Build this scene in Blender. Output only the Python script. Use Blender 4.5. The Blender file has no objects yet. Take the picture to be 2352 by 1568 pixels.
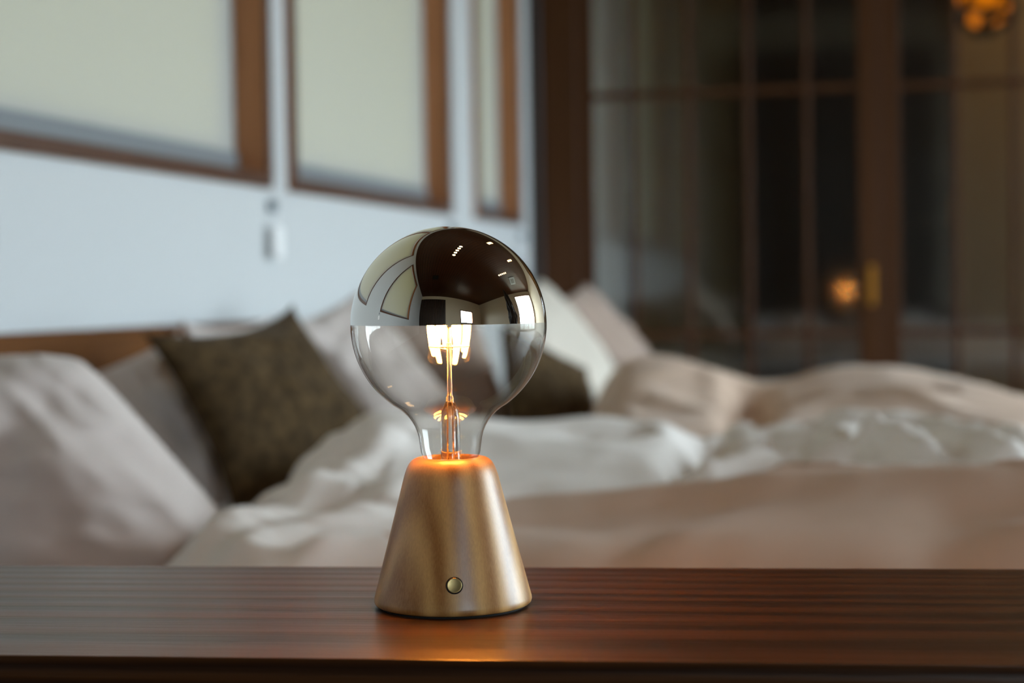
import bpy, bmesh, math, random
import numpy as np
from mathutils import Vector, Matrix
from mathutils.bvhtree import BVHTree

random.seed(4)
rng = np.random.default_rng(7)
SC = bpy.context.scene
COL = SC.collection
PI = math.pi

# ------------------------------------------------------------------ camera
F = 3920.0                                  # focal length in px of the 2352 px wide frame (60 mm)
YAW, PITCH, ROLL = math.radians(13.9), math.atan(114 / F), 0.015
CAM = np.array([1.6, 0.0, 0.65])
_fh = np.array([-math.sin(YAW), math.cos(YAW), 0.0]); _rh = np.array([math.cos(YAW), math.sin(YAW), 0.0]); _z = np.array([0, 0, 1.0])
c_f = _fh * math.cos(PITCH) - _z * math.sin(PITCH)
_u0 = _z * math.cos(PITCH) + _fh * math.sin(PITCH)
c_r = _rh * math.cos(ROLL) - _u0 * math.sin(ROLL)
c_u = _u0 * math.cos(ROLL) + _rh * math.sin(ROLL)

def at(px, py, d):
    """world point that stands d metres in front of the camera at photo pixel px, py"""
    return CAM + (c_f + c_r * ((px - 1176) / F) - c_u * ((py - 784) / F)) * d

cam = bpy.data.cameras.new('camera')
cam_ob = bpy.data.objects.new('camera', cam); COL.objects.link(cam_ob)
M = Matrix.Identity(4)
for i in range(3):
    M[i][0], M[i][1], M[i][2], M[i][3] = c_r[i], c_u[i], -c_f[i], CAM[i]
cam_ob.matrix_world = M
cam.sensor_width = 36.0
cam.lens = 36.0 * F / 2352
cam.clip_start = 0.02
cam.dof.use_dof = True
cam.dof.focus_distance = 1.065
cam.dof.aperture_fstop = 4.6
SC.camera = cam_ob

# ------------------------------------------------------------------ world (overcast sky) and exposure
W = bpy.data.worlds.new('world'); SC.world = W; W.use_nodes = True
nt = W.node_tree; nt.nodes.clear()
wo = nt.nodes.new('ShaderNodeOutputWorld'); bg = nt.nodes.new('ShaderNodeBackground')
tc = nt.nodes.new('ShaderNodeTexCoord'); sx = nt.nodes.new('ShaderNodeSeparateXYZ'); cr = nt.nodes.new('ShaderNodeValToRGB')
mr = nt.nodes.new('ShaderNodeMapRange'); mr.inputs[1].default_value = -1; mr.inputs[2].default_value = 1
cr.color_ramp.elements[0].position = 0.46; cr.color_ramp.elements[0].color = (0.16, 0.17, 0.15, 1)
cr.color_ramp.elements[1].position = 0.53; cr.color_ramp.elements[1].color = (0.76, 0.88, 1.0, 1)
nt.links.new(tc.outputs['Generated'], sx.inputs[0]); nt.links.new(sx.outputs['Z'], mr.inputs[0])
nt.links.new(mr.outputs[0], cr.inputs[0]); nt.links.new(cr.outputs[0], bg.inputs[0]); nt.links.new(bg.outputs[0], wo.inputs[0])
bg.inputs[1].default_value = 25.0
VS = SC.view_settings
VS.view_transform = 'Standard'; VS.look = 'None'; VS.gamma = 1.0; VS.use_curve_mapping = False
VS.exposure = 0.0
SC.display_settings.display_device = 'sRGB'
SC.cycles.max_bounces = 10; SC.cycles.diffuse_bounces = 4; SC.cycles.glossy_bounces = 5
SC.cycles.transmission_bounces = 6; SC.cycles.transparent_max_bounces = 16
SC.cycles.caustics_reflective = False; SC.cycles.caustics_refractive = False
SC.cycles.sample_clamp_indirect = 60.0

def portal(name, loc, target_dir, sx_, sy_):
    l = bpy.data.lights.new(name, 'AREA'); l.shape = 'RECTANGLE'; l.size = sx_; l.size_y = sy_
    l.cycles.is_portal = True
    o = bpy.data.objects.new(name, l); COL.objects.link(o); o.location = loc
    o.rotation_euler = Vector(target_dir).to_track_quat('-Z', 'Z').to_euler()
    return o

# ------------------------------------------------------------------ helpers
def tag(o, label=None, cat=None, group=None, kind=None):
    if label: o['label'] = label
    if cat: o['category'] = cat
    if group: o['group'] = group
    if kind: o['kind'] = kind
    return o

def empty(name, loc=(0, 0, 0), rz=0.0):
    o = bpy.data.objects.new(name, None); COL.objects.link(o)
    o.location = loc; o.rotation_euler = (0, 0, rz); o.empty_display_size = 0.05
    return o

def link(name, me, mat, parent=None):
    o = bpy.data.objects.new(name, me); COL.objects.link(o)
    if mat and not me.materials: me.materials.append(mat)
    if parent: o.parent = parent
    return o

def obj(name, bm, mat, parent=None, smooth=False, kind=None):
    me = bpy.data.meshes.new(name)
    bmesh.ops.recalc_face_normals(bm, faces=bm.faces[:])
    bm.to_mesh(me); bm.free()
    if smooth: me.polygons.foreach_set('use_smooth', [True] * len(me.polygons))
    o = link(name, me, mat, parent)
    if kind: o['kind'] = kind
    return o

def from_arrays(name, v, f, mat, parent=None, smooth=True):
    me = bpy.data.meshes.new(name); me.from_pydata([tuple(map(float, p)) for p in v], [], f); me.update()
    if smooth: me.polygons.foreach_set('use_smooth', [True] * len(me.polygons))
    return link(name, me, mat, parent)

def bx(bm, x0, x1, y0, y1, z0, z1, bevel=0.0, seg=1):
    r = bmesh.ops.create_cube(bm, size=1.0)
    vs = r['verts']
    for v in vs:
        v.co = Vector(((x0 + x1) / 2 + v.co.x * (x1 - x0), (y0 + y1) / 2 + v.co.y * (y1 - y0), (z0 + z1) / 2 + v.co.z * (z1 - z0)))
    if bevel > 0:
        es = list({e for v in vs for e in v.link_edges})
        bmesh.ops.bevel(bm, geom=es, offset=bevel, segments=seg, affect='EDGES', profile=0.5)
    return bm

def box(name, dims, mat, parent=None, bevel=0.0, seg=1, kind=None):
    return obj(name, bx(bmesh.new(), *dims, bevel=bevel, seg=seg), mat, parent, kind=kind)

def lathe(prof, n=48, cap0=False, cap1=False):
    bm = bmesh.new(); rings = []
    for r, z in prof:
        rings.append([bm.verts.new((r * math.cos(2 * PI * i / n), r * math.sin(2 * PI * i / n), z)) for i in range(n)])
    for a, b in zip(rings, rings[1:]):
        for i in range(n): bm.faces.new((a[i], a[(i + 1) % n], b[(i + 1) % n], b[i]))
    if cap0: bm.faces.new(rings[0][::-1])
    if cap1: bm.faces.new(rings[-1])
    return bm

def tube(bm, pts, rad, n=8, cyclic=False):
    pts = [Vector(p) for p in pts]; rings = []
    rads = rad if isinstance(rad, (list, tuple)) else [rad] * len(pts)
    m = len(pts)
    for i, p in enumerate(pts):
        if cyclic: t = pts[(i + 1) % m] - pts[i - 1]
        else: t = pts[min(i + 1, m - 1)] - pts[max(i - 1, 0)]
        t.normalize()
        a = t.orthogonal() if abs(t.z) > 0.99 else t.cross(Vector((0, 0, 1)))
        if abs(t.z) > 0.99: a = Vector((1, 0, 0))
        a = (a - t * a.dot(t)).normalized(); b = t.cross(a)
        rings.append([bm.verts.new(p + (a * math.cos(2 * PI * k / n) + b * math.sin(2 * PI * k / n)) * rads[i]) for k in range(n)])
    prs = list(zip(rings, rings[1:])) + ([(rings[-1], rings[0])] if cyclic else [])
    for a, b in prs:
        for k in range(n): bm.faces.new((a[k], a[(k + 1) % n], b[(k + 1) % n], b[k]))
    if not cyclic:
        bm.faces.new(rings[0][::-1]); bm.faces.new(rings[-1])
    return bm

# ------------------------------------------------------------------ materials
def mat(name, col, rough=0.6, metal=0.0, coat=0.0, coat_rough=0.1, sheen=0.0, spec=0.5):
    m = bpy.data.materials.new(name); m.use_nodes = True
    b = m.node_tree.nodes['Principled BSDF']
    b.inputs['Base Color'].default_value = (*col, 1); b.inputs['Roughness'].default_value = rough
    b.inputs['Metallic'].default_value = metal; b.inputs['Coat Weight'].default_value = coat
    b.inputs['Coat Roughness'].default_value = coat_rough; b.inputs['Sheen Weight'].default_value = sheen
    b.inputs['Specular IOR Level'].default_value = spec
    return m

def N(m, t, **kw):
    n = m.node_tree.nodes.new(t)
    for k, v in kw.items():
        if k in n.inputs: n.inputs[k].default_value = v
        else: setattr(n, k, v)
    return n

def L(m, a, b): m.node_tree.links.new(a, b)

def ramp(m, stops):
    r = N(m, 'ShaderNodeValToRGB'); e = r.color_ramp.elements
    e[0].position, e[0].color = stops[0][0], (*stops[0][1], 1)
    e[1].position, e[1].color = stops[-1][0], (*stops[-1][1], 1)
    for p, c in stops[1:-1]:
        k = e.new(p); k.color = (*c, 1)
    return r

def wood(name, dark, light, axis='X', scale=1.0, rough=0.4, coat=0.0, grain=0.35, bump=0.15, ring=26.0, coat_rough=0.2):
    """growth rings cut lengthwise plus fine pores, along the object's own axis"""
    m = mat(name, light, rough, coat=coat, coat_rough=coat_rough); b = m.node_tree.nodes['Principled BSDF']
    t = N(m, 'ShaderNodeTexCoord'); mp = N(m, 'ShaderNodeMapping')
    s = {'X': (0.06, 1, 1), 'Y': (1, 0.06, 1), 'Z': (1, 1, 0.06)}[axis]
    mp.inputs['Scale'].default_value = tuple(k * scale for k in s)
    mp.inputs['Location'].default_value = (0.13, 0.21, 0.17)
    L(m, t.outputs['Object'], mp.inputs[0])
    w = N(m, 'ShaderNodeTexWave', wave_type='RINGS', rings_direction=axis)
    w.inputs['Scale'].default_value = ring; w.inputs['Distortion'].default_value = 3.5
    w.inputs['Detail'].default_value = 3; w.inputs['Detail Scale'].default_value = 1.4
    L(m, mp.outputs[0], w.inputs[0])
    mp2 = N(m, 'ShaderNodeMapping'); s2 = {'X': (9, 620, 620), 'Y': (620, 9, 620), 'Z': (620, 620, 9)}[axis]
    mp2.inputs['Scale'].default_value = tuple(k * scale for k in s2)
    L(m, t.outputs['Object'], mp2.inputs[0])
    n = N(m, 'ShaderNodeTexNoise'); n.inputs['Scale'].default_value = 1.0; n.inputs['Detail'].default_value = 3
    L(m, mp2.outputs[0], n.inputs[0])
    n2 = N(m, 'ShaderNodeTexNoise'); n2.inputs['Scale'].default_value = 14.0; n2.inputs['Detail'].default_value = 4
    L(m, mp.outputs[0], n2.inputs[0])
    mx = N(m, 'ShaderNodeMix', data_type='FLOAT'); mx.inputs[0].default_value = 0.45
    L(m, w.outputs['Fac'], mx.inputs[2]); L(m, n.outputs[0], mx.inputs[3])
    mx2 = N(m, 'ShaderNodeMix', data_type='FLOAT'); mx2.inputs[0].default_value = 0.4
    L(m, mx.outputs[0], mx2.inputs[2]); L(m, n2.outputs[0], mx2.inputs[3])
    r = ramp(m, [(0.5 - grain, dark), (0.5 + grain, light)])
    L(m, mx2.outputs[0], r.inputs[0]); L(m, r.outputs[0], b.inputs['Base Color'])
    bp = N(m, 'ShaderNodeBump'); bp.inputs['Strength'].default_value = bump; bp.inputs['Distance'].default_value = 0.001
    L(m, mx.outputs[0], bp.inputs['Height']); L(m, bp.outputs[0], b.inputs['Normal'])
    return m

def fabric(name, c0, c1, nscale=9.0, bump=0.2, weave=500.0, sheen=0.15):
    m = mat(name, c0, 0.95, sheen=sheen, spec=0.2); b = m.node_tree.nodes['Principled BSDF']
    t = N(m, 'ShaderNodeTexCoord')
    n = N(m, 'ShaderNodeTexNoise'); n.inputs['Scale'].default_value = nscale; n.inputs['Detail'].default_value = 5
    L(m, t.outputs['Object'], n.inputs[0])
    r = ramp(m, [(0.35, c0), (0.65, c1)]); L(m, n.outputs[0], r.inputs[0]); L(m, r.outputs[0], b.inputs['Base Color'])
    n2 = N(m, 'ShaderNodeTexNoise'); n2.inputs['Scale'].default_value = weave; n2.inputs['Detail'].default_value = 2
    L(m, t.outputs['Object'], n2.inputs[0])
    bp = N(m, 'ShaderNodeBump'); bp.inputs['Strength'].default_value = bump; bp.inputs['Distance'].default_value = 0.002
    L(m, n2.outputs[0], bp.inputs['Height']); L(m, bp.outputs[0], b.inputs['Normal'])
    return m

def emission(name, col, s):
    m = bpy.data.materials.new(name); m.use_nodes = True; m.node_tree.nodes.clear()
    o = N(m, 'ShaderNodeOutputMaterial'); e = N(m, 'ShaderNodeEmission')
    e.inputs[0].default_value = (*col, 1); e.inputs[1].default_value = s; L(m, e.outputs[0], o.inputs[0])
    return m

def thin_glass(name, ior=1.5, tint=(0.96, 0.97, 0.96), edge=(0.55, 0.56, 0.54), gain=1.0, rough=0.0):
    """a thin clear shell: fresnel reflection over straight transmission"""
    m = bpy.data.materials.new(name); m.use_nodes = True; m.node_tree.nodes.clear()
    o = N(m, 'ShaderNodeOutputMaterial'); r0 = ((ior - 1) / (ior + 1)) ** 2
    fw = N(m, 'ShaderNodeLayerWeight'); fw.inputs[0].default_value = 0.5      # Schlick, alike on both faces of the shell
    pw5 = N(m, 'ShaderNodeMath', operation='POWER'); pw5.inputs[1].default_value = 5.0; L(m, fw.outputs['Facing'], pw5.inputs[0])
    fr = N(m, 'ShaderNodeMath', operation='MULTIPLY_ADD'); fr.inputs[1].default_value = 1 - r0; fr.inputs[2].default_value = r0; L(m, pw5.outputs[0], fr.inputs[0])
    mu = N(m, 'ShaderNodeMath', operation='MULTIPLY', use_clamp=True); mu.inputs[1].default_value = gain
    L(m, fr.outputs[0], mu.inputs[0])
    g = N(m, 'ShaderNodeBsdfGlossy'); g.inputs['Roughness'].default_value = rough
    lw = N(m, 'ShaderNodeLayerWeight'); lw.inputs[0].default_value = 0.25
    r = ramp(m, [(0.35, tint), (0.95, edge)]); L(m, lw.outputs['Facing'], r.inputs[0])
    tr = N(m, 'ShaderNodeBsdfTransparent'); L(m, r.outputs[0], tr.inputs[0])
    mx = N(m, 'ShaderNodeMixShader'); L(m, mu.outputs[0], mx.inputs[0]); L(m, tr.outputs[0], mx.inputs[1]); L(m, g.outputs[0], mx.inputs[2])
    L(m, mx.outputs[0], o.inputs[0])
    return m

def blind_mat(name):
    m = bpy.data.materials.new(name); m.use_nodes = True; m.node_tree.nodes.clear()
    o = N(m, 'ShaderNodeOutputMaterial')
    d = N(m, 'ShaderNodeBsdfDiffuse'); d.inputs[0].default_value = (0.42, 0.425, 0.41, 1)
    t = N(m, 'ShaderNodeBsdfTranslucent'); t.inputs[0].default_value = (0.112, 0.103, 0.060, 1)
    a = N(m, 'ShaderNodeAddShader'); L(m, d.outputs[0], a.inputs[0]); L(m, t.outputs[0], a.inputs[1]); L(m, a.outputs[0], o.inputs[0])
    return m

def plaster(name, col):
    m = mat(name, col, 0.9, spec=0.2); b = m.node_tree.nodes['Principled BSDF']
    t = N(m, 'ShaderNodeTexCoord'); n = N(m, 'ShaderNodeTexNoise'); n.inputs['Scale'].default_value = 90; n.inputs['Detail'].default_value = 4
    L(m, t.outputs['Object'], n.inputs[0])
    bp = N(m, 'ShaderNodeBump'); bp.inputs['Strength'].default_value = 0.12; bp.inputs['Distance'].default_value = 0.003
    L(m, n.outputs[0], bp.inputs['Height']); L(m, bp.outputs[0], b.inputs['Normal'])
    return m

M_WALL = plaster('white_plaster', (0.585, 0.605, 0.61))
M_CREAM = plaster('cream_plaster', (0.70, 0.62, 0.48))
M_TAN = plaster('tan_plaster', (0.42, 0.31, 0.17))
M_FRAME = wood('window_wood', (0.24, 0.090, 0.034), (0.56, 0.25, 0.110), 'Z', 1.0, 0.45)
M_FRAME_Y = wood('window_wood_flat', (0.24, 0.090, 0.034), (0.56, 0.25, 0.110), 'Y', 1.0, 0.45)
M_DOOR = wood('door_wood', (0.036, 0.012, 0.0035), (0.095, 0.036, 0.010), 'Z', 1.0, 0.45)
M_DOOR_X = wood('door_wood_flat', (0.036, 0.012, 0.0035), (0.095, 0.036, 0.010), 'X', 1.0, 0.45)
M_DARK = wood('dark_panel_wood', (0.012, 0.006, 0.004), (0.035, 0.017, 0.010), 'Z', 1.0, 0.4)
M_CASE = wood('casing_wood', (0.045, 0.016, 0.006), (0.105, 0.038, 0.014), 'Z', 1.0, 0.5)
M_CEIL = wood('ceiling_wood', (0.030, 0.010, 0.004), (0.090, 0.031, 0.011), 'Y', 1.0, 0.35)
M_FLOOR = wood('floor_wood', (0.06, 0.028, 0.014), (0.16, 0.08, 0.04), 'Y', 1.0, 0.4)
M_BENCH = wood('bench_wood', (0.024, 0.008, 0.0025), (0.075, 0.027, 0.0075), 'X', 1.0, 0.32, coat=0.06, grain=0.17, bump=1.0, ring=30, coat_rough=0.2)
M_HEAD = wood('headboard_wood', (0.075, 0.025, 0.005), (0.17, 0.064, 0.014), 'Y', 1.0, 0.5)
for _m, _s in ((M_HEAD, 0.15), (M_DOOR, 0.2), (M_DOOR_X, 0.2), (M_FRAME, 0.25), (M_FRAME_Y, 0.25), (M_CEIL, 0.3)):
    _m.node_tree.nodes['Principled BSDF'].inputs['Specular IOR Level'].default_value = _s
M_MAPLE = wood('maple', (0.31, 0.120, 0.025), (0.78, 0.45, 0.160), 'Z', 2.2, 0.36, grain=0.26, bump=0.05, ring=9)
M_MAPLE.node_tree.nodes['Principled BSDF'].inputs['Specular IOR Level'].default_value = 0.65
M_BENCH.node_tree.nodes['Principled BSDF'].inputs['Specular IOR Level'].default_value = 0.42
M_BRASS = mat('aged_brass', (0.36, 0.27, 0.12), 0.35, 1.0)
M_BRASSD = mat('door_brass', (0.42, 0.19, 0.03), 0.35, 1.0)
M_BLACK = mat('black_felt', (0.01, 0.009, 0.008), 0.9)
M_MIRROR = mat('silver_mirror', (0.80, 0.77, 0.72), 0.012, 1.0)
M_BULB = thin_glass('bulb_glass', 1.5, (0.93, 0.92, 0.90), (0.22, 0.22, 0.21), 1.7)
M_PANE = thin_glass('window_glass', 1.5, (0.93, 0.95, 0.94), (0.8, 0.82, 0.8), 2.0, 0.06)
M_STEM = bpy.data.materials.new('stem_glass'); M_STEM.use_nodes = True
_b = M_STEM.node_tree.nodes['Principled BSDF']; _b.inputs['Transmission Weight'].default_value = 1.0; _b.inputs['Roughness'].default_value = 0.0; _b.inputs['IOR'].default_value = 1.5
_b.inputs['Base Color'].default_value = (0.98, 0.97, 0.95, 1)
M_FIL = emission('filament_glow', (1.0, 0.34, 0.045), 480.0)
M_WIRE = mat('support_wire', (0.75, 0.6, 0.42), 0.3, 1.0)
M_LINEN = fabric('white_linen', (0.62, 0.55, 0.51), (0.66, 0.59, 0.55))
M_WHITE = fabric('white_percale', (0.84, 0.79, 0.735), (0.86, 0.81, 0.755))
M_BEIGE = fabric('beige_linen', (0.63, 0.465, 0.35), (0.67, 0.50, 0.385))
M_CREAMF = fabric('cream_cotton', (0.60, 0.55, 0.47), (0.64, 0.585, 0.505))
M_TAUPE = fabric('taupe_cotton', (0.36, 0.27, 0.22), (0.42, 0.32, 0.265))
M_OLIVE = fabric('olive_brown_weave', (0.034, 0.020, 0.008), (0.098, 0.061, 0.025), 55.0, 0.5, 260.0, 0.05)
M_SHEET = fabric('sheet_cotton', (0.66, 0.62, 0.58), (0.70, 0.66, 0.62))
M_BLIND = blind_mat('blind_fabric')
M_BAR = mat('blind_bar_grey', (0.20, 0.22, 0.235), 0.5)
M_PLASTIC = mat('white_plastic', (0.92, 0.92, 0.92), 0.35)
M_CLIP = mat('grey_plastic', (0.22, 0.26, 0.29), 0.4)
M_METAL = mat('dark_metal', (0.05, 0.05, 0.05), 0.4, 0.6)
M_SPOT = emission('spot_glow', (1.0, 0.62, 0.28), 16.0)
M_AMBER = emission('amber_glow', (1.0, 0.25, 0.0), 0.85)
M_BARK = mat('dark_bark', (0.02, 0.014, 0.010), 0.7)

# ------------------------------------------------------------------ room shell
# x = distance from the window wall, y = along it away from the camera, z = up
CEIL, XR, YB, YF = 3.3, 6.8, -3.0, 6.852
SILL, HEAD = 0.915, 3.05
win_y = [(-1.15, 0.60), (1.25, 3.962), (4.102, 5.582), (5.921, 6.595)]
bm = bmesh.new()
bx(bm, -0.15, 0, YB - 0.2, 9.9, 0, SILL); bx(bm, -0.15, 0, YB - 0.2, 9.9, HEAD, CEIL)
ys = [YB - 0.2] + [v for w in win_y for v in w] + [9.9]
for a, b in zip(ys[0::2], ys[1::2]): bx(bm, -0.15, 0, a, b, SILL, HEAD)
obj('wall_left', bm, M_WALL, kind='structure')

fl = box('floor', (-0.15, XR + 0.15, YB - 0.15, 9.9, -0.12, -0.012), M_BLACK, kind='structure')
me = None
for k in range(35):
    x0 = k * 0.1945
    if me is None:
        o = box('floor_board', (0.0015, 0.193, YB, 9.85, -0.012, 0.0), M_FLOOR, fl, 0.001); me = o.data
    else: o = link('floor_board', me, None, fl)
    o.location = (x0, 0, 0)
ce = box('ceiling', (-0.15, XR + 0.15, YB - 0.15, 9.9, CEIL + 0.012, CEIL + 0.15), M_DARK, kind='structure')
me = None
for k in range(56):
    if me is None:
        o = box('ceiling_plank', (0.004, 0.1175, YB, 9.85, CEIL, CEIL + 0.012), M_CEIL, ce, 0.003); me = o.data
    else: o = link('ceiling_plank', me, None, ce)
    o.location = (k * 0.1214, 0, 0)

# right wall with its big glazed bay and a smaller window; back wall with one window
bay = (2.7, 6.75, 0.06, 3.0)
bm = bmesh.new()
bx(bm, XR, XR + 0.15, YB - 0.15, bay[0], 0, CEIL)
bx(bm, XR, XR + 0.15, bay[1], 9.9, 0, CEIL)
bx(bm, XR, XR + 0.15, bay[0], bay[1], 0, bay[2]); bx(bm, XR, XR + 0.15, bay[0], bay[1], bay[3], CEIL)
obj('wall_right', bm, M_CREAM, kind='structure')
bw = (3.6, 5.2, 0.95, 2.1)
bm = bmesh.new()
bx(bm, -0.15, bw[0], YB - 0.15, YB, 0, CEIL); bx(bm, bw[1], XR, YB - 0.15, YB, 0, CEIL)
bx(bm, bw[0], bw[1], YB - 0.15, YB, 0, bw[2]); bx(bm, bw[0], bw[1], YB - 0.15, YB, bw[3], CEIL)
wb = obj('wall_back', bm, M_CREAM, kind='structure')
me = None
for k in range(12):
    if me is None:
        o = box('panel', (0.003, 0.180, YB, YB + 0.03, 0.0, 2.95), M_DARK, wb, 0.004); me = o.data
    else: o = link('panel', me, None, wb)
    o.location = (k * 0.1835, 0, 0)

def window(n, axis, pos, a0, a1, z0, z1, mull, inward, lining, prot, sash=0.0):
    """wood lined window: four frame boards, mullions and panes, all in one opening"""
    w = empty('window_%d' % n); w['kind'] = 'structure'
    t = lining
    def piece(nm, m, p0, p1, q0, q1, r0, r1, bev=0.003):
        if axis == 'Y': return box(nm, (p0, p1, q0, q1, r0, r1), m, w, bev)
        return box(nm, (q0, q1, p0, p1, r0, r1), m, w, bev)
    lo, hi = (pos - 0.14, pos + prot) if inward > 0 else (pos - prot, pos + 0.14)
    piece('frame_board', M_FRAME, lo, hi, a0, a0 + t, z0, z1); piece('frame_board', M_FRAME, lo, hi, a1 - t, a1, z0, z1)
    piece('frame_board', M_FRAME_Y, lo, hi, a0 + t, a1 - t, z0, z0 + t); piece('frame_board', M_FRAME_Y, lo, hi, a0 + t, a1 - t, z1 - t, z1)
    c0, c1 = (hi - 0.001, hi + 0.006) if inward > 0 else (lo - 0.006, lo + 0.001)
    for q in ((a0, a0 + t, z0, z1), (a1 - t, a1, z0, z1), (a0 + t, a1 - t, z0, z0 + t), (a0 + t, a1 - t, z1 - t, z1)):
        piece('casing_strip', M_CASE, c0, c1, *q, 0.002)
    g = pos - 0.115 if inward > 0 else pos + 0.115
    if sash:
        for q in ((a0 + t, a0 + t + sash, z0 + t, z1 - t), (a1 - t - sash, a1 - t, z0 + t, z1 - t), (a0 + t + sash, a1 - t - sash, z0 + t, z0 + t + sash), (a0 + t + sash, a1 - t - sash, z1 - t - sash, z1 - t)):
            piece('sash', M_CASE, g - 0.02, g + 0.02, *q, 0.002)
        t = t + sash
    es = [a0 + t] + list(mull) + [a1 - t]
    for k, m_ in enumerate(mull): piece('mullion', M_FRAME, g - 0.03, g + 0.03, m_ - 0.025, m_ + 0.025, z0 + t, z1 - t)
    for k in range(len(es) - 1):
        p0 = es[k] + (0.025 if k else 0); p1 = es[k + 1] - (0.025 if k < len(es) - 2 else 0)
        piece('pane', M_PANE, g - 0.0005, g + 0.0005, p0, p1, z0 + t, z1 - t, 0)
    return w

for i, (a, b) in enumerate(win_y):
    window(i + 1, 'Y', 0.0, a, b, SILL, HEAD, [], 1, 0.034, 0.014, 0.085)
    portal('sky_portal', (-0.148, (a + b) / 2, (SILL + HEAD) / 2), (1, 0, 0), b - a, HEAD - SILL)
window(5, 'Y', XR, *bay[:2], *bay[2:], [3.5, 4.55, 5.6], -1, 0.06, 0.02)
portal('sky_portal', (XR + 0.148, (bay[0] + bay[1]) / 2, (bay[2] + bay[3]) / 2), (-1, 0, 0), bay[1] - bay[0], bay[3] - bay[2])
window(6, 'X', YB, *bw[:2], *bw[2:], [4.35], 1, 0.06, 0.02)
portal('sky_portal', ((bw[0] + bw[1]) / 2, YB - 0.148, (bw[2] + bw[3]) / 2), (0, 1, 0), bw[1] - bw[0], bw[3] - bw[2])

# roller blinds inside the four window recesses
blind_labels = [None,
    'wide cream-green roller blind in the nearest, leftmost window',
    'cream-green roller blind in the middle window above the lamp bulb',
    'narrow cream-green roller blind in the last window beside the corner']
for i, (a, b) in enumerate(win_y):
    r = empty('roller_blind', (0, (a + b) / 2, SILL))
    tag(r, blind_labels[i] or 'cream-green roller blind in the window behind the camera, seen only in the bulb', 'blind', 'roller blinds on the window wall')
    h = (b - a) / 2 - 0.034
    box('blind_fabric', (-0.0665, -0.0655, -h + 0.004, h - 0.004, 0.088, HEAD - SILL - 0.09), M_BLIND, r)
    box('bottom_bar', (-0.075, -0.057, -h + 0.003, h - 0.003, 0.040, 0.088), M_BAR, r, 0.004, 2)
    bmr = lathe([(0.024, -h + 0.004), (0.024, h - 0.004)], 24, True, True); bmesh.ops.rotate(bmr, verts=bmr.verts[:], cent=(0, 0, 0), matrix=Matrix.Rotation(-PI / 2, 3, 'X'))
    bmesh.ops.translate(bmr, verts=bmr.verts[:], vec=(-0.066, 0, HEAD - SILL - 0.066)); obj('roller', bmr, M_PLASTIC, r, True)
    e = (b - a) / 2 + 0.012
    bm = bmesh.new()
    for s in (-0.006, 0.006): tube(bm, [(0.026, e + s, HEAD - SILL - 0.06), (0.026, e + s, -0.03)], 0.0016, 6)
    pc = obj('pull_cord', bm, M_PLASTIC, r, True)
    box('cord_clip', (0.001, 0.022, e - 0.013, e + 0.011, -0.058, -0.03), M_CLIP, pc, 0.003, 2)
    bm = bmesh.new(); tube(bm, [(0.024, e, -0.058), (0.024, e, -0.10)], 0.0015, 6)
    ww = lathe([(0.6, -0.172), (0.85, -0.170), (1.0, -0.164), (1.0, -0.102), (0.8, -0.094), (0.4, -0.092)], 32, True, True)
    for v in ww.verts: v.co.x = 0.024 + v.co.x * 0.006; v.co.y = e + v.co.y * 0.030
    tmp = bpy.data.meshes.new('tmp'); ww.to_mesh(tmp); ww.free(); bm.from_mesh(tmp); bpy.data.meshes.remove(tmp)
    obj('cord_weight', bm, M_PLASTIC, pc)

# ------------------------------------------------------------------ glazed lattice doors at the far end
FA = math.radians(1.6)
def far(name, dims, m, parent, bev=0.002):
    return box(name, dims, m, parent, bev)
def far_root(name):
    o = empty(name, (0, YF, 0), FA); o['kind'] = 'structure'; return o
tr = far_root('trim_1')
far('post_edge', (0.0, 0.046, -0.05, 0.10, 0, CEIL), M_DARK, tr)
far('corner_post', (0.046, 0.196, -0.03, 0.10, 0, CEIL), M_DOOR, tr)
wf = far_root('wall_far')
far('wall_header', (0.196, 2.72, 0.0, 0.12, 2.50, CEIL), M_CREAM, wf, 0)
far('wall_panel', (2.72, 6.85, 0.0, 0.12, 0, CEIL), M_CREAM, wf, 0)
def lattice_door(n, t0, t1, y0, verts, stile0, stile1):
    d = far_root('door_%d' % n); zb, zt = 0.012, 2.5; y1 = y0 + 0.036
    far('stile', (t0, t0 + stile0, y0, y1, zb, zt), M_DOOR, d); far('stile', (t1 - stile1, t1, y0, y1, zb, zt), M_DOOR, d)
    a, b = t0 + stile0, t1 - stile1
    far('rail', (a, b, y0, y1, zb, 0.11), M_DOOR_X, d); far('rail', (a, b, y0, y1, 2.40, zt), M_DOOR_X, d)
    es = [a] + list(verts) + [b]; zs = [0.11, 0.465, 1.44, 2.40]
    for v in verts: far('muntin', (v - 0.012, v + 0.012, y0 + 0.006, y1 - 0.004, 0.11, 2.40), M_DOOR, d)
    for z in zs[1:-1]:
        for k in range(len(es) - 1):
            far('cross_bar', (es[k] + (0.012 if k else 0), es[k + 1] - (0.012 if k < len(es) - 2 else 0), y0 + 0.007, y1 - 0.005, z - 0.014, z + 0.014), M_DOOR_X, d)
    for i in range(3):
        for k in range(len(es) - 1):
            far('pane', (es[k], es[k + 1], y0 + 0.0185, y0 + 0.0195, zs[i], zs[i + 1]), M_PANE, d, 0)
    return d
d1 = lattice_door(1, 0.196, 1.400, 0.0, [0.419, 0.645, 0.884, 1.115], 0.06, 0.085)
d2 = lattice_door(2, 1.390, 2.72, 0.042, [1.69, 1.91, 2.13, 2.35], 0.085, 0.085)
bm = bmesh.new(); bx(bm, 1.349, 1.377, -0.004, 0.001, 0.575, 0.735, 0.0015, 2); bx(bm, 1.356, 1.370, -0.0055, -0.003, 0.595, 0.715, 0.001)
hd = obj('pull_plate', bm, M_BRASSD, d1)

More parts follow.
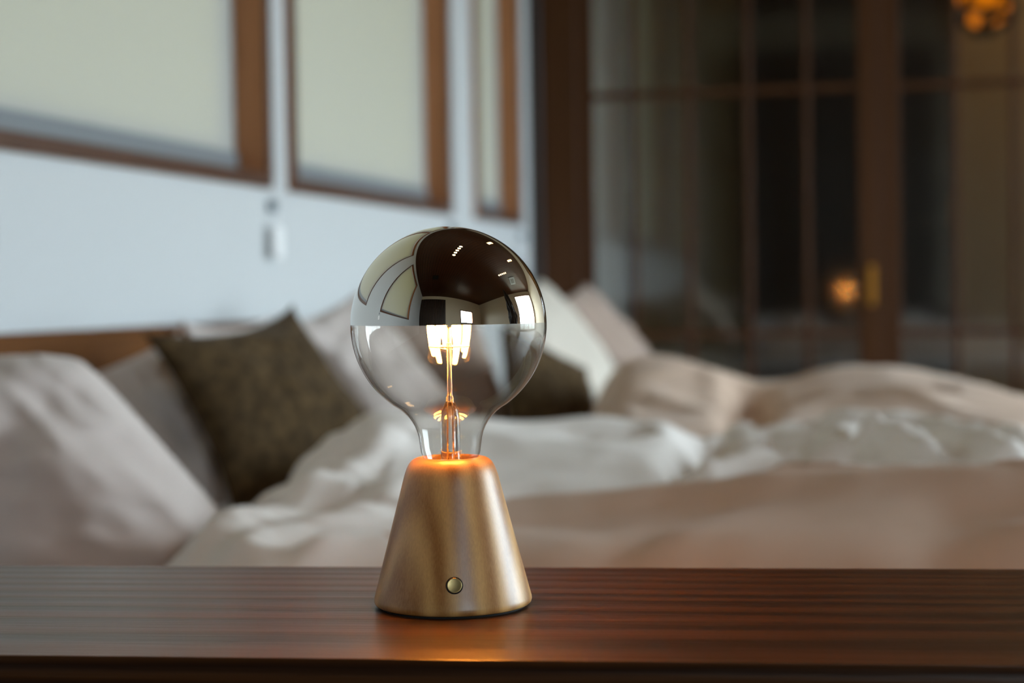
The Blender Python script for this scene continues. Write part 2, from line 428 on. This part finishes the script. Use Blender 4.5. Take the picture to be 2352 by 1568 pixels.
# passage behind the doors
pw = far_root('wall_passage')
far('plaster_face', (-0.1, 6.6, 2.5, 2.6, 0, CEIL), M_TAN, pw, 0)

wd = empty('wardrobe', (0, YF, 0), FA); tag(wd, 'tall dark brown wardrobe against the tan wall behind the glazed doors', 'wardrobe')
box('carcass', (0.70, 1.78, 2.02, 2.49, 0.0, 2.22), M_DARK, wd, 0.004)
for k in range(3):
    dr = box('door', (0.704 + k * 0.359, 1.058 + k * 0.359, 2.0, 2.02, 0.05, 2.20), M_DARK, wd, 0.003)
    box('handle', (1.03 + k * 0.359, 1.042 + k * 0.359, 1.985, 2.0, 0.95, 1.10), M_BRASSD, dr, 0.002)
dl = empty('passage_fill', (2.55, YF + 1.75, CEIL)); tag(dl, 'added warm fill lamp, out of view in the passage ceiling, that brightens the tan wall', 'ceiling light')  # invented fitting out of view, added to brighten the tan passage wall
obj('trim_ring', lathe([(0.055, -0.0005), (0.055, -0.008), (0.040, -0.010)], 28, True, True), M_METAL, dl, True)
obj('lens', lathe([(0.038, -0.0095), (0.036, -0.012), (0.02, -0.013)], 24, True, True), emission('passage_fill_glow', (1.0, 0.6, 0.28), 10.0), dl, True)
_l = bpy.data.lights.new('passage_fill_beam', 'SPOT'); _l.energy = 36; _l.color = (1.0, 0.62, 0.30); _l.spot_size = 2.6; _l.spot_blend = 0.8; _l.shadow_soft_size = 0.03  # added fill light for the tan wall
_o = bpy.data.objects.new('passage_fill_beam', _l); COL.objects.link(_o); _o.parent = dl; _o.location = (0, 0, -0.03)

# ------------------------------------------------------------------ ceiling fittings (seen in the mirrored bulb)
def spots(x, y, rz, label):
    f = empty('spotlight_strip', (x, y, CEIL), rz); tag(f, label, 'ceiling light', 'spotlight strips in the plank ceiling')
    box('housing', (-0.08, 0.08, -0.50, 0.50, -0.012, -0.001), M_METAL, f, 0.003)
    for k in range(5):
        b_ = lathe([(0.058, -0.010), (0.056, -0.016), (0.048, -0.018)], 20, True, True); bmesh.ops.translate(b_, verts=b_.verts[:], vec=(0, -0.40 + k * 0.20, 0))
        obj('spot_lens', b_, M_SPOT, f)
spots(1.55, 1.45, 0, 'strip of five warm ceiling spots right above the lamp')
spots(1.85, 4.3, 0.15, 'strip of five warm ceiling spots above the bed foot')
spots(3.1, 4.4, 0.15, 'strip of five warm ceiling spots farther right over the bed')
spots(4.0, 2.2, 0.0, 'strip of five warm ceiling spots beside the ceiling cassette')
v = empty('ceiling_cassette', (4.9, 3.1, CEIL)); tag(v, 'square grey air conditioning cassette with a dark grille in the plank ceiling', 'air conditioner')
box('panel', (-0.42, 0.42, -0.42, 0.42, -0.03, -0.001), M_CLIP, v, 0.008, 2); box('grille', (-0.26, 0.26, -0.26, 0.26, -0.036, -0.028), M_METAL, v, 0.003)
v = empty('ceiling_speaker', (1.1, -0.75, CEIL)); tag(v, 'flat black square speaker in the ceiling behind the camera', 'speaker')
box('grille', (-0.16, 0.16, -0.16, 0.16, -0.03, -0.001), M_BLACK, v, 0.004)

n_ = 40; vs = []; fs = []
for i in range(n_):
    h_ = i / (n_ - 1); wid = 0.17 * (0.55 + 0.75 * math.sin(min(1, h_ * 1.6) * 1.9)) * max(0.03, 1 - max(0, h_ - 0.45) / 0.58) ** 0.7
    for k in range(20):
        a = 2 * PI * k / 20; q = 1 + 0.22 * math.sin(3 * a + 9 * h_) + 0.12 * math.sin(7 * a - 21 * h_) + 0.10 * rng.random()
        vs.append((wid * q * math.cos(a) * 0.8 + 0.08 * h_, wid * q * math.sin(a) - 0.10 * h_, 2.0 * h_))
for i in range(n_ - 1):
    for k in range(20): fs.append((i * 20 + k, i * 20 + (k + 1) % 20, (i + 1) * 20 + (k + 1) % 20, (i + 1) * 20 + k))
fs.append(tuple(range(20))[::-1]); fs.append(tuple(range((n_ - 1) * 20, n_ * 20)))
dw = from_arrays('driftwood_sculpture', vs, fs, M_BARK, None, False); dw.location = (3.45, 1.30, 0.0)
tag(dw, 'tall jagged dark driftwood sculpture on the floor, seen only in the mirrored bulb', 'sculpture')

# ------------------------------------------------------------------ bed
bed = empty('bed', (1.2, 3.3, 0)); tag(bed, 'low wide wooden bed with plank headboard under the windows, heaped with bedding', 'bed')
def B(x0, x1, y0, y1, z0, z1): return (x0 - 1.2, x1 - 1.2, y0 - 3.3, y1 - 3.3, z0, z1)
box('platform', B(0.11, 2.28, 1.72, 5.35, 0.04, 0.13), M_HEAD, bed, 0.008, 2)
box('headboard', B(0.055, 0.10, 1.72, 3.86, 0.02, 0.592), M_HEAD, bed, 0.006, 2)
for fx in (0.25, 2.1):
    for fy in (1.9, 5.15): box('foot', B(fx - 0.04, fx + 0.04, fy - 0.04, fy + 0.04, 0.0, 0.045), M_HEAD, bed, 0.004)
mt = empty('mattress', (1.2, 3.3, 0.132)); tag(mt, 'low white sheeted mattress beneath the duvets', 'mattress')
def mbox(nm, z0, z1, m): return obj(nm, bx(bmesh.new(), -1.07, 1.05, -1.52, 2.02, z0, z1, 0.045, 4), m, mt, True)
mbox('mattress_body', 0.0, 0.145, M_SHEET)

# --- value noise for cloth wrinkles
_tab = rng.random((256, 256))
def vnoise(x, y):
    xi = np.floor(x).astype(int); yi = np.floor(y).astype(int); fx = x - xi; fy = y - yi
    fx = fx * fx * fx * (fx * (fx * 6 - 15) + 10); fy = fy * fy * fy * (fy * (fy * 6 - 15) + 10)
    t = lambda a, b: _tab[a % 256, b % 256]
    return (t(xi, yi) * (1 - fx) + t(xi + 1, yi) * fx) * (1 - fy) + (t(xi, yi + 1) * (1 - fx) + t(xi + 1, yi + 1) * fx) * fy - 0.5
def fbm(x, y, o=3):
    s = 0; a = 1.0
    for k in range(o): s = s + a * vnoise(x * 2 ** k + 17 * k, y * 2 ** k + 31 * k); a *= 0.5
    return s

def tps(pts):
    """thin-plate surface through control points (x, y, z)"""
    P = np.array(pts); n = len(P)
    def K(A, Bm):
        d2 = ((A[:, None, :] - Bm[None, :, :]) ** 2).sum(-1) + 1e-9
        return 0.5 * d2 * np.log(d2)
    A = np.zeros((n + 3, n + 3)); A[:n, :n] = K(P[:, :2], P[:, :2]) + np.eye(n) * 2e-3
    A[:n, n] = 1; A[:n, n + 1:] = P[:, :2]; A[n, :n] = 1; A[n + 1:, :n] = P[:, :2].T
    w = np.linalg.solve(A, np.concatenate([P[:, 2], [0, 0, 0]]))
    def f(x, y):
        q = np.stack([x.ravel(), y.ravel()], 1)
        return (K(q, P[:, :2]) @ w[:n] + w[n] + q @ w[n + 1:]).reshape(x.shape)
    return f

def seg_dist(x, y, line):
    best = np.full(x.shape, 9.0)
    for (ax, ay), (bx_, by) in zip(line, line[1:]):
        dx, dy = bx_ - ax, by - ay; t = np.clip(((x - ax) * dx + (y - ay) * dy) / (dx * dx + dy * dy + 1e-9), 0, 1)
        best = np.minimum(best, np.hypot(x - ax - t * dx, y - ay - t * dy))
    return best

def duvet(name, m, ctrl, folds, left, right, nu, nv, base, wr, seed, edge=0.10, split=None, calm=None):
    """soft closed quilt: left / right are its border polylines from the near to the far end"""
    surf = tps([at(*c) for c in ctrl])
    ln = np.array(left); rn = np.array(right)
    V = np.linspace(0, 1, nv); U = np.linspace(0, 1, nu)
    ip = lambda arr, k: np.interp(V, np.linspace(0, 1, len(arr)), arr[:, k])
    X = ip(ln, 0)[:, None] * (1 - U) + ip(rn, 0)[:, None] * U
    Y = ip(ln, 1)[:, None] * (1 - U) + ip(rn, 1)[:, None] * U
    Z = surf(X, Y)
    for line, w, amp in folds:
        q = [tuple(at(*p)[:2]) for p in line]
        d = seg_dist(X + 0.03 * fbm(X * 5 + seed, Y * 5), Y + 0.03 * fbm(X * 5, Y * 5 + seed), q)
        Z = Z + amp * np.exp(-(d / w) ** 2)
    warp = fbm(X * 2.5 + seed, Y * 2.5 - seed, 2)
    wr = wr * np.ones_like(X)
    if calm is not None: wr = np.where(calm(X, Y), wr * 0.3, wr)
    Z = Z + wr * fbm(X * 5 + warp * 2 + seed, Y * 9 + warp * 3, 3) + wr * 0.8 * (0.25 - np.abs(fbm(X * 4 - seed + warp, Y * 7 + warp * 2, 2)))
    ed = np.minimum(np.minimum((U[None, :] * np.ones((nv, 1))) * 1.3, (1 - U[None, :]) * 1.3 * np.ones((nv, 1))),
                    np.minimum(V[:, None], 1 - V[:, None]) * np.hypot(*(ln[-1] - ln[0])) * np.ones((1, nu)))
    e = np.clip(ed / edge, 0, 1); e = np.sqrt(1 - (1 - e) ** 2)
    Z = base + (np.maximum(Z, base + 0.02) - base) * e
    for i in range(nv):                         # the quilt is tucked under whatever stands on it
        for j in range(nu):
            z0 = base + 0.001
            for tree in PILE:
                lo = None
                for dx, dy in ((0, 0), (0.012, 0), (-0.012, 0), (0, 0.012), (0, -0.012)):
                    hit, nrm, _, d = tree.ray_cast(Vector((X[i, j] + dx, Y[i, j] + dy, base - 0.01)), Vector((0, 0, 1)), 1.0)
                    if hit is not None: lo = hit.z if lo is None else min(lo, hit.z)
                if lo is not None and Z[i, j] > lo - 0.010: Z[i, j] = max(lo - 0.010, z0)
    top = np.stack([X, Y, Z], -1).reshape(-1, 3); bot = np.stack([X, Y, np.full_like(Z, base - 0.001)], -1).reshape(-1, 3)
    org = top.mean(0); org[2] = base
    idx = lambda i, j, k: k * nu * nv + i * nu + j
    f = []
    for i in range(nv - 1):
        for j in range(nu - 1):
            f.append((idx(i, j, 0), idx(i, j + 1, 0), idx(i + 1, j + 1, 0), idx(i + 1, j, 0)))
    if split is None:
        o = from_arrays(name, top - org, f, m); o.location = org
        return o
    side = split[0](X, Y).ravel(); f1 = [q for q in f if not side[q[0]]]; f2 = [q for q in f if side[q[0]]]
    def sub(nm, fs, mm, par):
        use = sorted({k for q in fs for k in q}); ix = {k: i for i, k in enumerate(use)}
        return from_arrays(nm, top[use] - org, [tuple(ix[k] for k in q) for q in fs], mm, par)
    o = sub(name, f1, m, None); o.location = org
    sub(split[1], f2, split[2], o)
    return o

# --- pillows
PILE = []
def pillow(name, m, tl, trp, bl, t, label, cat, group, seed, pinch=0.10, ear=0.0, full=2.4, wr=0.008, sag=0.0, flare=0.0):
    TL, TR, BL = at(*tl), at(*trp), at(*bl)
    u = TR - TL; v_ = BL - TL; w, h = np.linalg.norm(u), np.linalg.norm(v_)
    uu = u / w; vv = v_ - uu * np.dot(v_, uu); vv /= np.linalg.norm(vv)
    nn = np.cross(vv, uu)                      # towards the viewer's side
    if np.dot(nn, CAM - TL) < 0: nn = -nn
    cen = TL + u / 2 + v_ / 2
    n = 44; g = np.linspace(-1, 1, n); g = np.sin(g * PI / 2) * 0.35 + g * 0.65
    Uq, Vq = np.meshgrid(g, g)
    cx = 1 - pinch * (1 - Vq ** 2) ** 1.0 + ear * (np.abs(Vq) ** 6); cy = 1 - pinch * (1 - Uq ** 2) + ear * (np.abs(Uq) ** 6)
    Xp = Uq * w / 2 * cx + flare * w * (Vq + 1) / 2 * (Uq + 1) / 2; Yp = Vq * h / 2 * cy
    body = ((1 - np.abs(Uq) ** full) * (1 - np.abs(Vq) ** full))
    th = t / 2 * np.maximum(body, 0) ** 0.55
    rad = np.sqrt(body.clip(0, 1))
    nz = wr * rad ** 0.5 * (fbm(Uq * 2 + seed, Vq * 2.6 + seed) + 0.9 * (0.2 - np.abs(fbm(Uq * 1.7 - Vq * 1.2 + seed * 2, Vq * 1.7 + Uq + seed, 2))) * 2)
    Ysag = sag * (1 - Uq ** 2) * (1 - Vq) / 2
    def pts(sgn, k): return (cen + Xp[..., None] * uu + (Yp + Ysag)[..., None] * vv + (sgn * (th + nz * k))[..., None] * nn).reshape(-1, 3)
    a = pts(1, 1.0); b = pts(-1, 0.5)
    f = []
    for i in range(n - 1):
        for j in range(n - 1):
            q = (i * n + j, i * n + j + 1, (i + 1) * n + j + 1, (i + 1) * n + j)
            f.append(q); f.append(tuple(n * n + k for k in q[::-1]))
    vs = np.concatenate([a, b]); org = vs.mean(0); org[2] = vs[:, 2].min()
    me_ = bpy.data.meshes.new(name); bm_ = bmesh.new()
    vl = [bm_.verts.new(p - org) for p in vs]
    for q in f: bm_.faces.new([vl[k] for k in q])
    bmesh.ops.remove_doubles(bm_, verts=bm_.verts[:], dist=0.0006)
    for v in bm_.verts:                         # soft filling gives way to the mattress and to what lies against it
        for tree in PILE:
            q = v.co + Vector(org); hit, nrm, _, d = tree.find_nearest(q, 0.2)
            if hit is not None and (q - hit).dot(nrm) < 0.008: v.co = hit + nrm * 0.010 - Vector(org)
        v.co.z = max(v.co.z, 0.281 - org[2])
    bmesh.ops.recalc_face_normals(bm_, faces=bm_.faces[:])
    bt_ = bm_.copy(); bmesh.ops.translate(bt_, verts=bt_.verts[:], vec=Vector(org)); PILE.append(BVHTree.FromBMesh(bt_)); bt_.free()
    o = obj(name, bm_, m, None, True); o.location = org
    tag(o, label, cat, group)
    return o

GP, GC = 'pillows along the headboard', 'olive-brown scatter cushions on the bed'
pillow('pillow', M_LINEN, (-260, 835, 2.28), (170, 815, 2.30), (-190, 1400, 2.22), 0.30, 'big white pillow slumped at the left edge of the photo, nearest to the bench', 'pillow', GP, 1.3, 0.0, -0.07, 2.3, 0.024, flare=1.0)
pillow('cushion', M_OLIVE, (372, 765, 2.95), (702, 705, 3.25), (500, 1195, 2.83), 0.13, 'large square olive-brown cushion leaning left of the lamp', 'cushion', GC, 5.2, 0.17, 0.05, 2.2, 0.010, flare=0.30)
pillow('pillow', M_LINEN, (225, 865, 3.0), (480, 755, 3.2), (310, 1260, 2.87), 0.09, 'white pillow standing behind the left edge of the front olive-brown cushion', 'pillow', GP, 2.7, 0.05, 0.03, 2.4, 0.014)
pillow('pillow', M_LINEN, (450, 745, 3.45), (640, 735, 3.64), (480, 1010, 3.35), 0.06, 'white pillow whose top peeks out above the front olive-brown cushion', 'pillow', GP, 4.1, 0.14, 0.08, 2.4, 0.014)
pillow('pillow', M_LINEN, (738, 740, 3.86), (892, 665, 4.06), (810, 1020, 3.67), 0.11, 'white pillow just left of and behind the glass bulb', 'pillow', GP, 6.6, 0.05, 0.03, 2.4, 0.012)
pillow('cushion', M_OLIVE, (1150, 745, 4.1), (1345, 845, 4.35), (1180, 1040, 3.95), 0.12, 'olive-brown cushion right of the bulb, below the cream pillow', 'cushion', GC, 8.3, 0.06, 0.03, 2.4, 0.010)
pillow('pillow', M_TAUPE, (870, 720, 4.22), (1100, 695, 4.36), (940, 1030, 4.07), 0.09, 'taupe pillow seen through the clear lower half of the bulb', 'pillow', GP, 7.4, 0.05, 0.03, 2.4, 0.012)
pillow('pillow', M_CREAMF, (1158, 705, 4.58), (1248, 640, 5.08), (1342, 955, 4.53), 0.09, 'cream pillow leaning diagonally, right beside the mirrored bulb', 'pillow', GP, 9.8, 0.02, 0.01, 4.0, 0.005)
pillow('pillow', M_TAUPE, (1295, 690, 5.32), (1355, 650, 5.65), (1465, 915, 5.22), 0.09, 'taupe pillow leaning diagonally behind the cream pillow, before the glazed doors', 'pillow', GP, 10.9, 0.03, 0.02, 2.8, 0.008)

# --- duvets
near_ctrl = [(1170, 1192, 2.1), (1500, 1160, 2.1), (1800, 1138, 2.05), (2100, 1130, 2.0), (2352, 1128, 1.95), (2700, 1140, 1.9),
    (1300, 1245, 1.92), (1700, 1235, 1.87), (2100, 1225, 1.84), (2500, 1225, 1.78), (1000, 1270, 1.93),
    (1200, 1330, 1.80), (1700, 1330, 1.76), (2300, 1330, 1.72), (800, 1330, 1.9),
    (1400, 1170, 2.28), (1800, 1128, 2.3), (2200, 1118, 2.22), (2500, 1110, 2.2),
    (1700, 1080, 2.55), (2000, 1060, 2.55), (2300, 1080, 2.4), (1640, 1020, 2.85), (1900, 990, 2.85), (2150, 1020, 2.75), (2400, 1040, 2.6),
    (830, 938, 2.7), (700, 1020, 2.5), (600, 1150, 2.32), (480, 1240, 2.15), (405, 1300, 2.05), (760, 965, 2.62),
    (950, 945, 2.75), (1100, 960, 2.72), (1190, 985, 2.72), (1300, 970, 2.76), (1150, 1035, 2.55), (1300, 1035, 2.58), (1420, 1050, 2.57), (1530, 1085, 2.52), (1380, 958, 2.8), (1480, 978, 2.76), (1565, 1015, 2.7), (1610, 1110, 2.6),
    (1000, 1110, 2.35), (1300, 1100, 2.4), (1480, 1110, 2.42), (700, 1200, 2.1), (600, 1280, 1.98), (850, 1240, 2.0), (1000, 1195, 2.1), (800, 1100, 2.35),
    (900, 1010, 3.0), (1200, 1060, 3.05), (1500, 1040, 3.1), (1800, 1010, 3.15), (2200, 1010, 3.0)]
near_left = [(0.82, 1.70)] + [tuple(at(*p)[:2] - np.array([0.055, -0.02])) for p in [(405, 1300, 2.05), (480, 1240, 2.15), (600, 1150, 2.32), (700, 1020, 2.5), (760, 965, 2.62), (830, 938, 2.7)]] + [(0.60, 2.80), (0.58, 2.95)]
near_folds = [
    ([(1120, 1205, 2.12), (1500, 1160, 2.1), (1800, 1138, 2.05), (2100, 1130, 2.0), (2500, 1128, 1.93)], 0.055, 0.030),
    ([(1200, 1170, 2.27), (1500, 1140, 2.27), (1800, 1115, 2.22), (2100, 1110, 2.17), (2500, 1108, 2.1)], 0.05, -0.035),
    ([(1612, 1010, 2.72), (1640, 1060, 2.6), (1625, 1110, 2.45)], 0.045, -0.075),
    ([(2180, 1290, 1.82), (2230, 1230, 1.9), (2352, 1200, 1.9)], 0.05, -0.02),
    ([(450, 1285, 2.05), (620, 1190, 2.15), (800, 1085, 2.35), (900, 1040, 2.5)], 0.030, 0.020),
    ([(560, 1280, 2.0), (760, 1195, 2.1), (940, 1130, 2.3)], 0.030, 0.018),
    ([(700, 1290, 1.95), (850, 1220, 2.05), (1000, 1180, 2.15)], 0.028, 0.014),
    ([(1200, 1050, 2.56), (1380, 1062, 2.53), (1530, 1020, 2.62)], 0.06, 0.016),
    ([(1360, 1005, 2.68), (1440, 995, 2.7)], 0.045, -0.022),
    ([(1250, 1130, 2.3), (1420, 1130, 2.3)], 0.035, -0.016),
    ([(1540, 1000, 2.74), (1550, 1070, 2.6), (1535, 1115, 2.47)], 0.06, 0.020),
    ([(1640, 1085, 2.5), (1760, 1035, 2.65), (1900, 1050, 2.55), (2120, 1120, 2.3)], 0.034, 0.055),
    ([(1640, 1125, 2.35), (1840, 1085, 2.45), (2000, 1100, 2.4)], 0.024, 0.030),
    ([(2020, 1050, 2.6), (2160, 1085, 2.45), (2300, 1125, 2.25)], 0.032, 0.050),
    ([(1700, 1000, 2.9), (1900, 965, 3.0), (2150, 1000, 2.85), (2352, 1060, 2.6)], 0.032, 0.030),
    ([(1700, 1045, 2.72), (1850, 1010, 2.75), (2050, 1035, 2.68)], 0.03, -0.03),
    ([(1900, 1100, 2.35), (2080, 1070, 2.5)], 0.022, -0.03)]
crest = [tuple(at(*p)[:2]) for p in [(1000, 1235, 2.0), (1170, 1200, 2.11), (1500, 1162, 2.11), (1800, 1139, 2.06), (2100, 1131, 2.01), (2352, 1128, 1.96), (2900, 1126, 1.9)]]
def before_crest(x, y):
    cx = np.array([c[0] for c in crest]); cy = np.array([c[1] for c in crest])
    first = int(np.argmax(x[8] > cx[0] + 0.02))       # the fold starts along one thread of the cloth
    return (np.arange(x.shape[1])[None, :] >= first) & (y < np.interp(x, cx, cy))
dv = duvet('duvet', M_WHITE, near_ctrl, near_folds, near_left, [(2.35, 1.90), (2.33, 2.2), (2.32, 2.7), (2.30, 3.25)], 300, 220, 0.277, 0.036, 3.1, split=(before_crest, 'beige_fold', M_BEIGE), calm=lambda x, y: before_crest(x, y) | ((x > 0.85) & (x < 1.24) & (y > 2.1)))
tag(dv, 'rumpled white duvet with a beige turned-over edge, heaped right behind the wooden lamp', 'duvet')

far_ctrl = [(1500, 810, 3.9), (1420, 842, 3.8), (1375, 905, 3.65), (1600, 832, 3.8), (1690, 890, 3.7), (1722, 955, 3.6),
    (1440, 970, 3.35), (1600, 965, 3.35), (1300, 990, 3.4), (1500, 880, 3.65), (1480, 840, 4.15), (1400, 872, 4.4), (1480, 862, 4.8),
    (1765, 888, 3.9), (1900, 852, 3.9), (2000, 850, 3.8), (2150, 868, 3.7), (2352, 922, 3.5), (2500, 990, 3.4),
    (1850, 955, 3.4), (2000, 950, 3.35), (2150, 970, 3.2), (2300, 1000, 3.0), (1900, 900, 3.65), (2100, 905, 3.5),
    (1760, 1000, 3.2), (1600, 1010, 3.1), (1800, 900, 4.4), (2000, 890, 4.3), (2250, 930, 4.1), (1650, 900, 4.3), (2000, 900, 4.7), (1700, 900, 4.8)]
far_folds = [
    ([(1800, 950, 3.5), (1950, 910, 3.6), (2100, 915, 3.5), (2300, 970, 3.2)], 0.045, 0.014),
    ([(1820, 990, 3.25), (2000, 960, 3.3), (2200, 1010, 3.05)], 0.04, 0.014),
    ([(1470, 900, 3.6), (1560, 930, 3.5), (1680, 970, 3.4)], 0.045, 0.020),
    ([(1420, 900, 3.6), (1440, 960, 3.4)], 0.03, 0.014),
    ([(1712, 890, 3.75), (1718, 930, 3.6), (1735, 1000, 3.3)], 0.045, -0.07), ([(1660, 880, 3.72), (1672, 940, 3.5)], 0.05, 0.02)]
dv2 = duvet('duvet', M_BEIGE, far_ctrl, far_folds, [(1.02, 3.11), (0.90, 3.45), (0.84, 3.75), (0.86, 4.2), (0.82, 4.75)], [(2.34, 3.32), (2.34, 3.7), (2.3, 4.1), (2.25, 4.6)], 200, 130, 0.277, 0.016, 8.7)
tag(dv2, 'beige duvet in two mounds on the far side of the bed, before the glazed doors', 'duvet')

# ------------------------------------------------------------------ bench
BR = math.radians(7.25)
be = empty('bench', (1.308, 1.0426, 0), BR); tag(be, 'long dark brown wooden bench beside the bed, carrying the lamp', 'bench')
box('bench_top', (-1.0, 0.95, -0.156, 0.156, 0.412, 0.45), M_BENCH, be, 0.0007, 2)
box('apron', (-0.9, 0.85, -0.120, -0.098, 0.34, 0.412), M_BENCH, be, 0.002); box('apron', (-0.9, 0.85, 0.098, 0.120, 0.34, 0.412), M_BENCH, be, 0.002)
for lx in (-0.92, 0.87):
    for ly in (-0.11, 0.11): box('leg', (lx - 0.028, lx + 0.028, ly - 0.028, ly + 0.028, 0, 0.412), M_BENCH, be, 0.003, 2)

# ------------------------------------------------------------------ table lamp
LP = at(1041, 1391, 1.094); LP[2] = 0.45
lamp = empty('table_lamp', tuple(LP)); tag(lamp, 'maple wood cone lamp with a lit half-mirrored globe bulb on the bench', 'lamp')
ca = math.atan2(CAM[1] - LP[1], CAM[0] - LP[0])
prof = [(0.0, 0.0012), (0.0470, 0.0012), (0.0490, 0.0016), (0.0501, 0.0026), (0.0505, 0.0042), (0.0503, 0.0060)]
r_at = lambda z: 0.0503 - (z - 0.006) * (0.0503 - 0.0300) / (0.0835 - 0.006)
prof += [(r_at(z), z) for z in np.linspace(0.006, 0.0795, 14)[1:]]
_p0 = np.array([r_at(0.0795), 0.0795]); _p1 = _p0 + 0.0100 * np.array([-0.25, 0.968]); _p3 = np.array([0.0187, 0.0953]); _p2 = _p3 + np.array([0.0078, 0.0])
for k in range(1, 15):                          # rounded shoulder
    q = k / 14.0
    prof.append(tuple((1 - q) ** 3 * _p0 + 3 * q * (1 - q) ** 2 * _p1 + 3 * q * q * (1 - q) * _p2 + q ** 3 * _p3))
prof += [(0.0183, 0.0951), (0.0177, 0.0944), (0.0175, 0.092), (0.0174, 0.085), (0.0, 0.085)]
base = obj('wooden_base', lathe(prof[1:-1], 96, True, True), M_MAPLE, lamp, True)
mo = base.modifiers.new('edge', 'EDGE_SPLIT'); mo.split_angle = math.radians(50)
obj('foot_pad', lathe([(0.0465, 0.0), (0.0465, 0.0016)], 48, True, True), M_BLACK, lamp)
# push button set into the sloping face
bz = 0.0205; slope = math.atan(0.0203 / 0.0775)
bt = empty_dir = Vector((math.cos(ca + 0.02) * math.cos(slope), math.sin(ca + 0.02) * math.cos(slope), math.sin(slope)))
bq = bt.to_track_quat('Z', 'Y').to_matrix().to_4x4()
bpos = Vector((math.cos(ca + 0.02) * r_at(bz), math.sin(ca + 0.02) * r_at(bz), bz))
def on_face(name, bm_, m, parent, off):
    bmesh.ops.transform(bm_, verts=bm_.verts[:], matrix=Matrix.Translation(bpos + bt * off) @ bq)
    return obj(name, bm_, m, parent, True)
hole = on_face('button_recess', lathe([(0.00535, -0.003), (0.00535, 0.00022), (0.0050, 0.00025)], 40, True, True), M_BLACK, lamp, 0.0)
btn = on_face('button', lathe([(0.00465, -0.002), (0.00465, 0.0005), (0.0044, 0.00075), (0.0041, 0.00068), (0.0, 0.0006)][:4], 40, True, True), M_BRASS, lamp, 0.0)

BC = 0.1797; RB = 0.0625
gp = [(0.0166, 0.0870), (0.0168, 0.0920), (0.0178, 0.0950), (0.0190, 0.0985), (0.0196, 0.1030), (0.0203, 0.1080), (0.0212, 0.1115), (0.0226, 0.1150), (0.0248, 0.1188), (0.0272, 0.1218), (0.0300, 0.1245), (0.0330, 0.1268)]
a0 = math.asin((0.1285 - BC) / RB)
for k in range(0, 29):
    a = a0 * (1 - k / 28.0) + 0.012 * (k / 28.0)
    gp.append((RB * math.cos(a), BC + RB * math.sin(a)))
bulb = obj('bulb_glass', lathe(gp, 96), M_BULB, lamp, True)
mp_ = []
for k in range(0, 33):
    a = 0.012 + (PI / 2 - 0.012 - 0.004) * k / 32.0
    mp_.append((RB * math.cos(a), BC + RB * math.sin(a)))
obj('mirror_cap', lathe(mp_, 96, False, True), M_MIRROR, bulb, True)
# stem press, rod and filament cage
obj('glass_stem', lathe([(0.0085, 0.0885), (0.0065, 0.093), (0.0061, 0.10), (0.0061, 0.120), (0.0055, 0.1245), (0.0040, 0.1285), (0.0024, 0.1312), (0.0027, 0.1328), (0.0018, 0.1345), (0.0018, 0.176), (0.0014, 0.178)], 28, True, True), M_STEM, bulb, True)
obj('collar', lathe([(0.0160, 0.0875), (0.0162, 0.0905), (0.0090, 0.0915)], 32, True, True), M_BRASS, bulb, True)
bm = bmesh.new()
ring = [(0.0128 * math.cos(2 * PI * k / 32), 0.0128 * math.sin(2 * PI * k / 32), BC - 0.0138) for k in range(32)]
tube(bm, ring, 0.00042, 6, True)
for s in (-1, 1): tube(bm, [(0.0014 * s, 0, 0.090), (0.0010 * s, 0, 0.130), (0.0008 * s, 0, BC - 0.016), (0.0128 * s, 0, BC - 0.0138)], 0.00035, 6)
obj('support_wire', bm, M_WIRE, bulb, True)
me = None
for k in range(8):
    a = 2 * PI * (k + 0.35) / 8 + ca
    if me is None:
        bm = bmesh.new(); tube(bm, [(0, 0, -0.0135), (0, 0, -0.0085), (0, 0, -0.004), (0, 0, 0.024)], [0.0005, 0.0011, 0.0017, 0.0017], 10)
        o = obj('filament', bm, M_FIL, bulb, True); me = o.data
    else: o = link('filament', me, None, bulb)
    o.location = (0.0126 * math.cos(a), 0.0126 * math.sin(a), BC)

# ------------------------------------------------------------------ amber pendant in the passage
pp = at(2262, 2, 8.2)
pe = empty('pendant_lamp', tuple(pp)); tag(pe, 'dark pendant lamp with glowing amber openings at the upper right corner', 'lamp')
R_ = 0.15
obj('amber_globe', lathe([(R_ * 0.9 * math.cos(a), R_ * 0.9 * math.sin(a)) for a in np.linspace(-PI / 2 + 0.02, PI / 2 - 0.02, 20)], 28, True, True), M_AMBER, pe, True)
bm = bmesh.new()
for k in range(5):
    t0 = 2 * PI * k / 5 + 0.4
    pts = [(R_ * math.cos(a) * math.cos(t0 + 0.8 * a), R_ * math.cos(a) * math.sin(t0 + 0.8 * a), R_ * math.sin(a)) for a in np.linspace(-PI / 2 + 0.05, PI / 2 - 0.05, 16)]
    tube(bm, pts, [0.012 + 0.020 * abs(math.sin(3 * a + k)) for a in np.linspace(-PI / 2, PI / 2, 16)], 6)
for zz in (-0.45, 0.35):
    rr = R_ * math.sqrt(1 - zz * zz) + 0.004
    tube(bm, [(rr * math.cos(2 * PI * k / 24), rr * math.sin(2 * PI * k / 24), R_ * zz + 0.02 * math.sin(4 * PI * k / 24)) for k in range(24)], 0.022, 6, True)
obj('woven_shade', bm, M_BARK, pe, True)
bm = bmesh.new(); tube(bm, [(0, 0, R_ - 0.01), (0, 0, CEIL - pp[2])], 0.004, 6); obj('cord', bm, M_BLACK, pe)
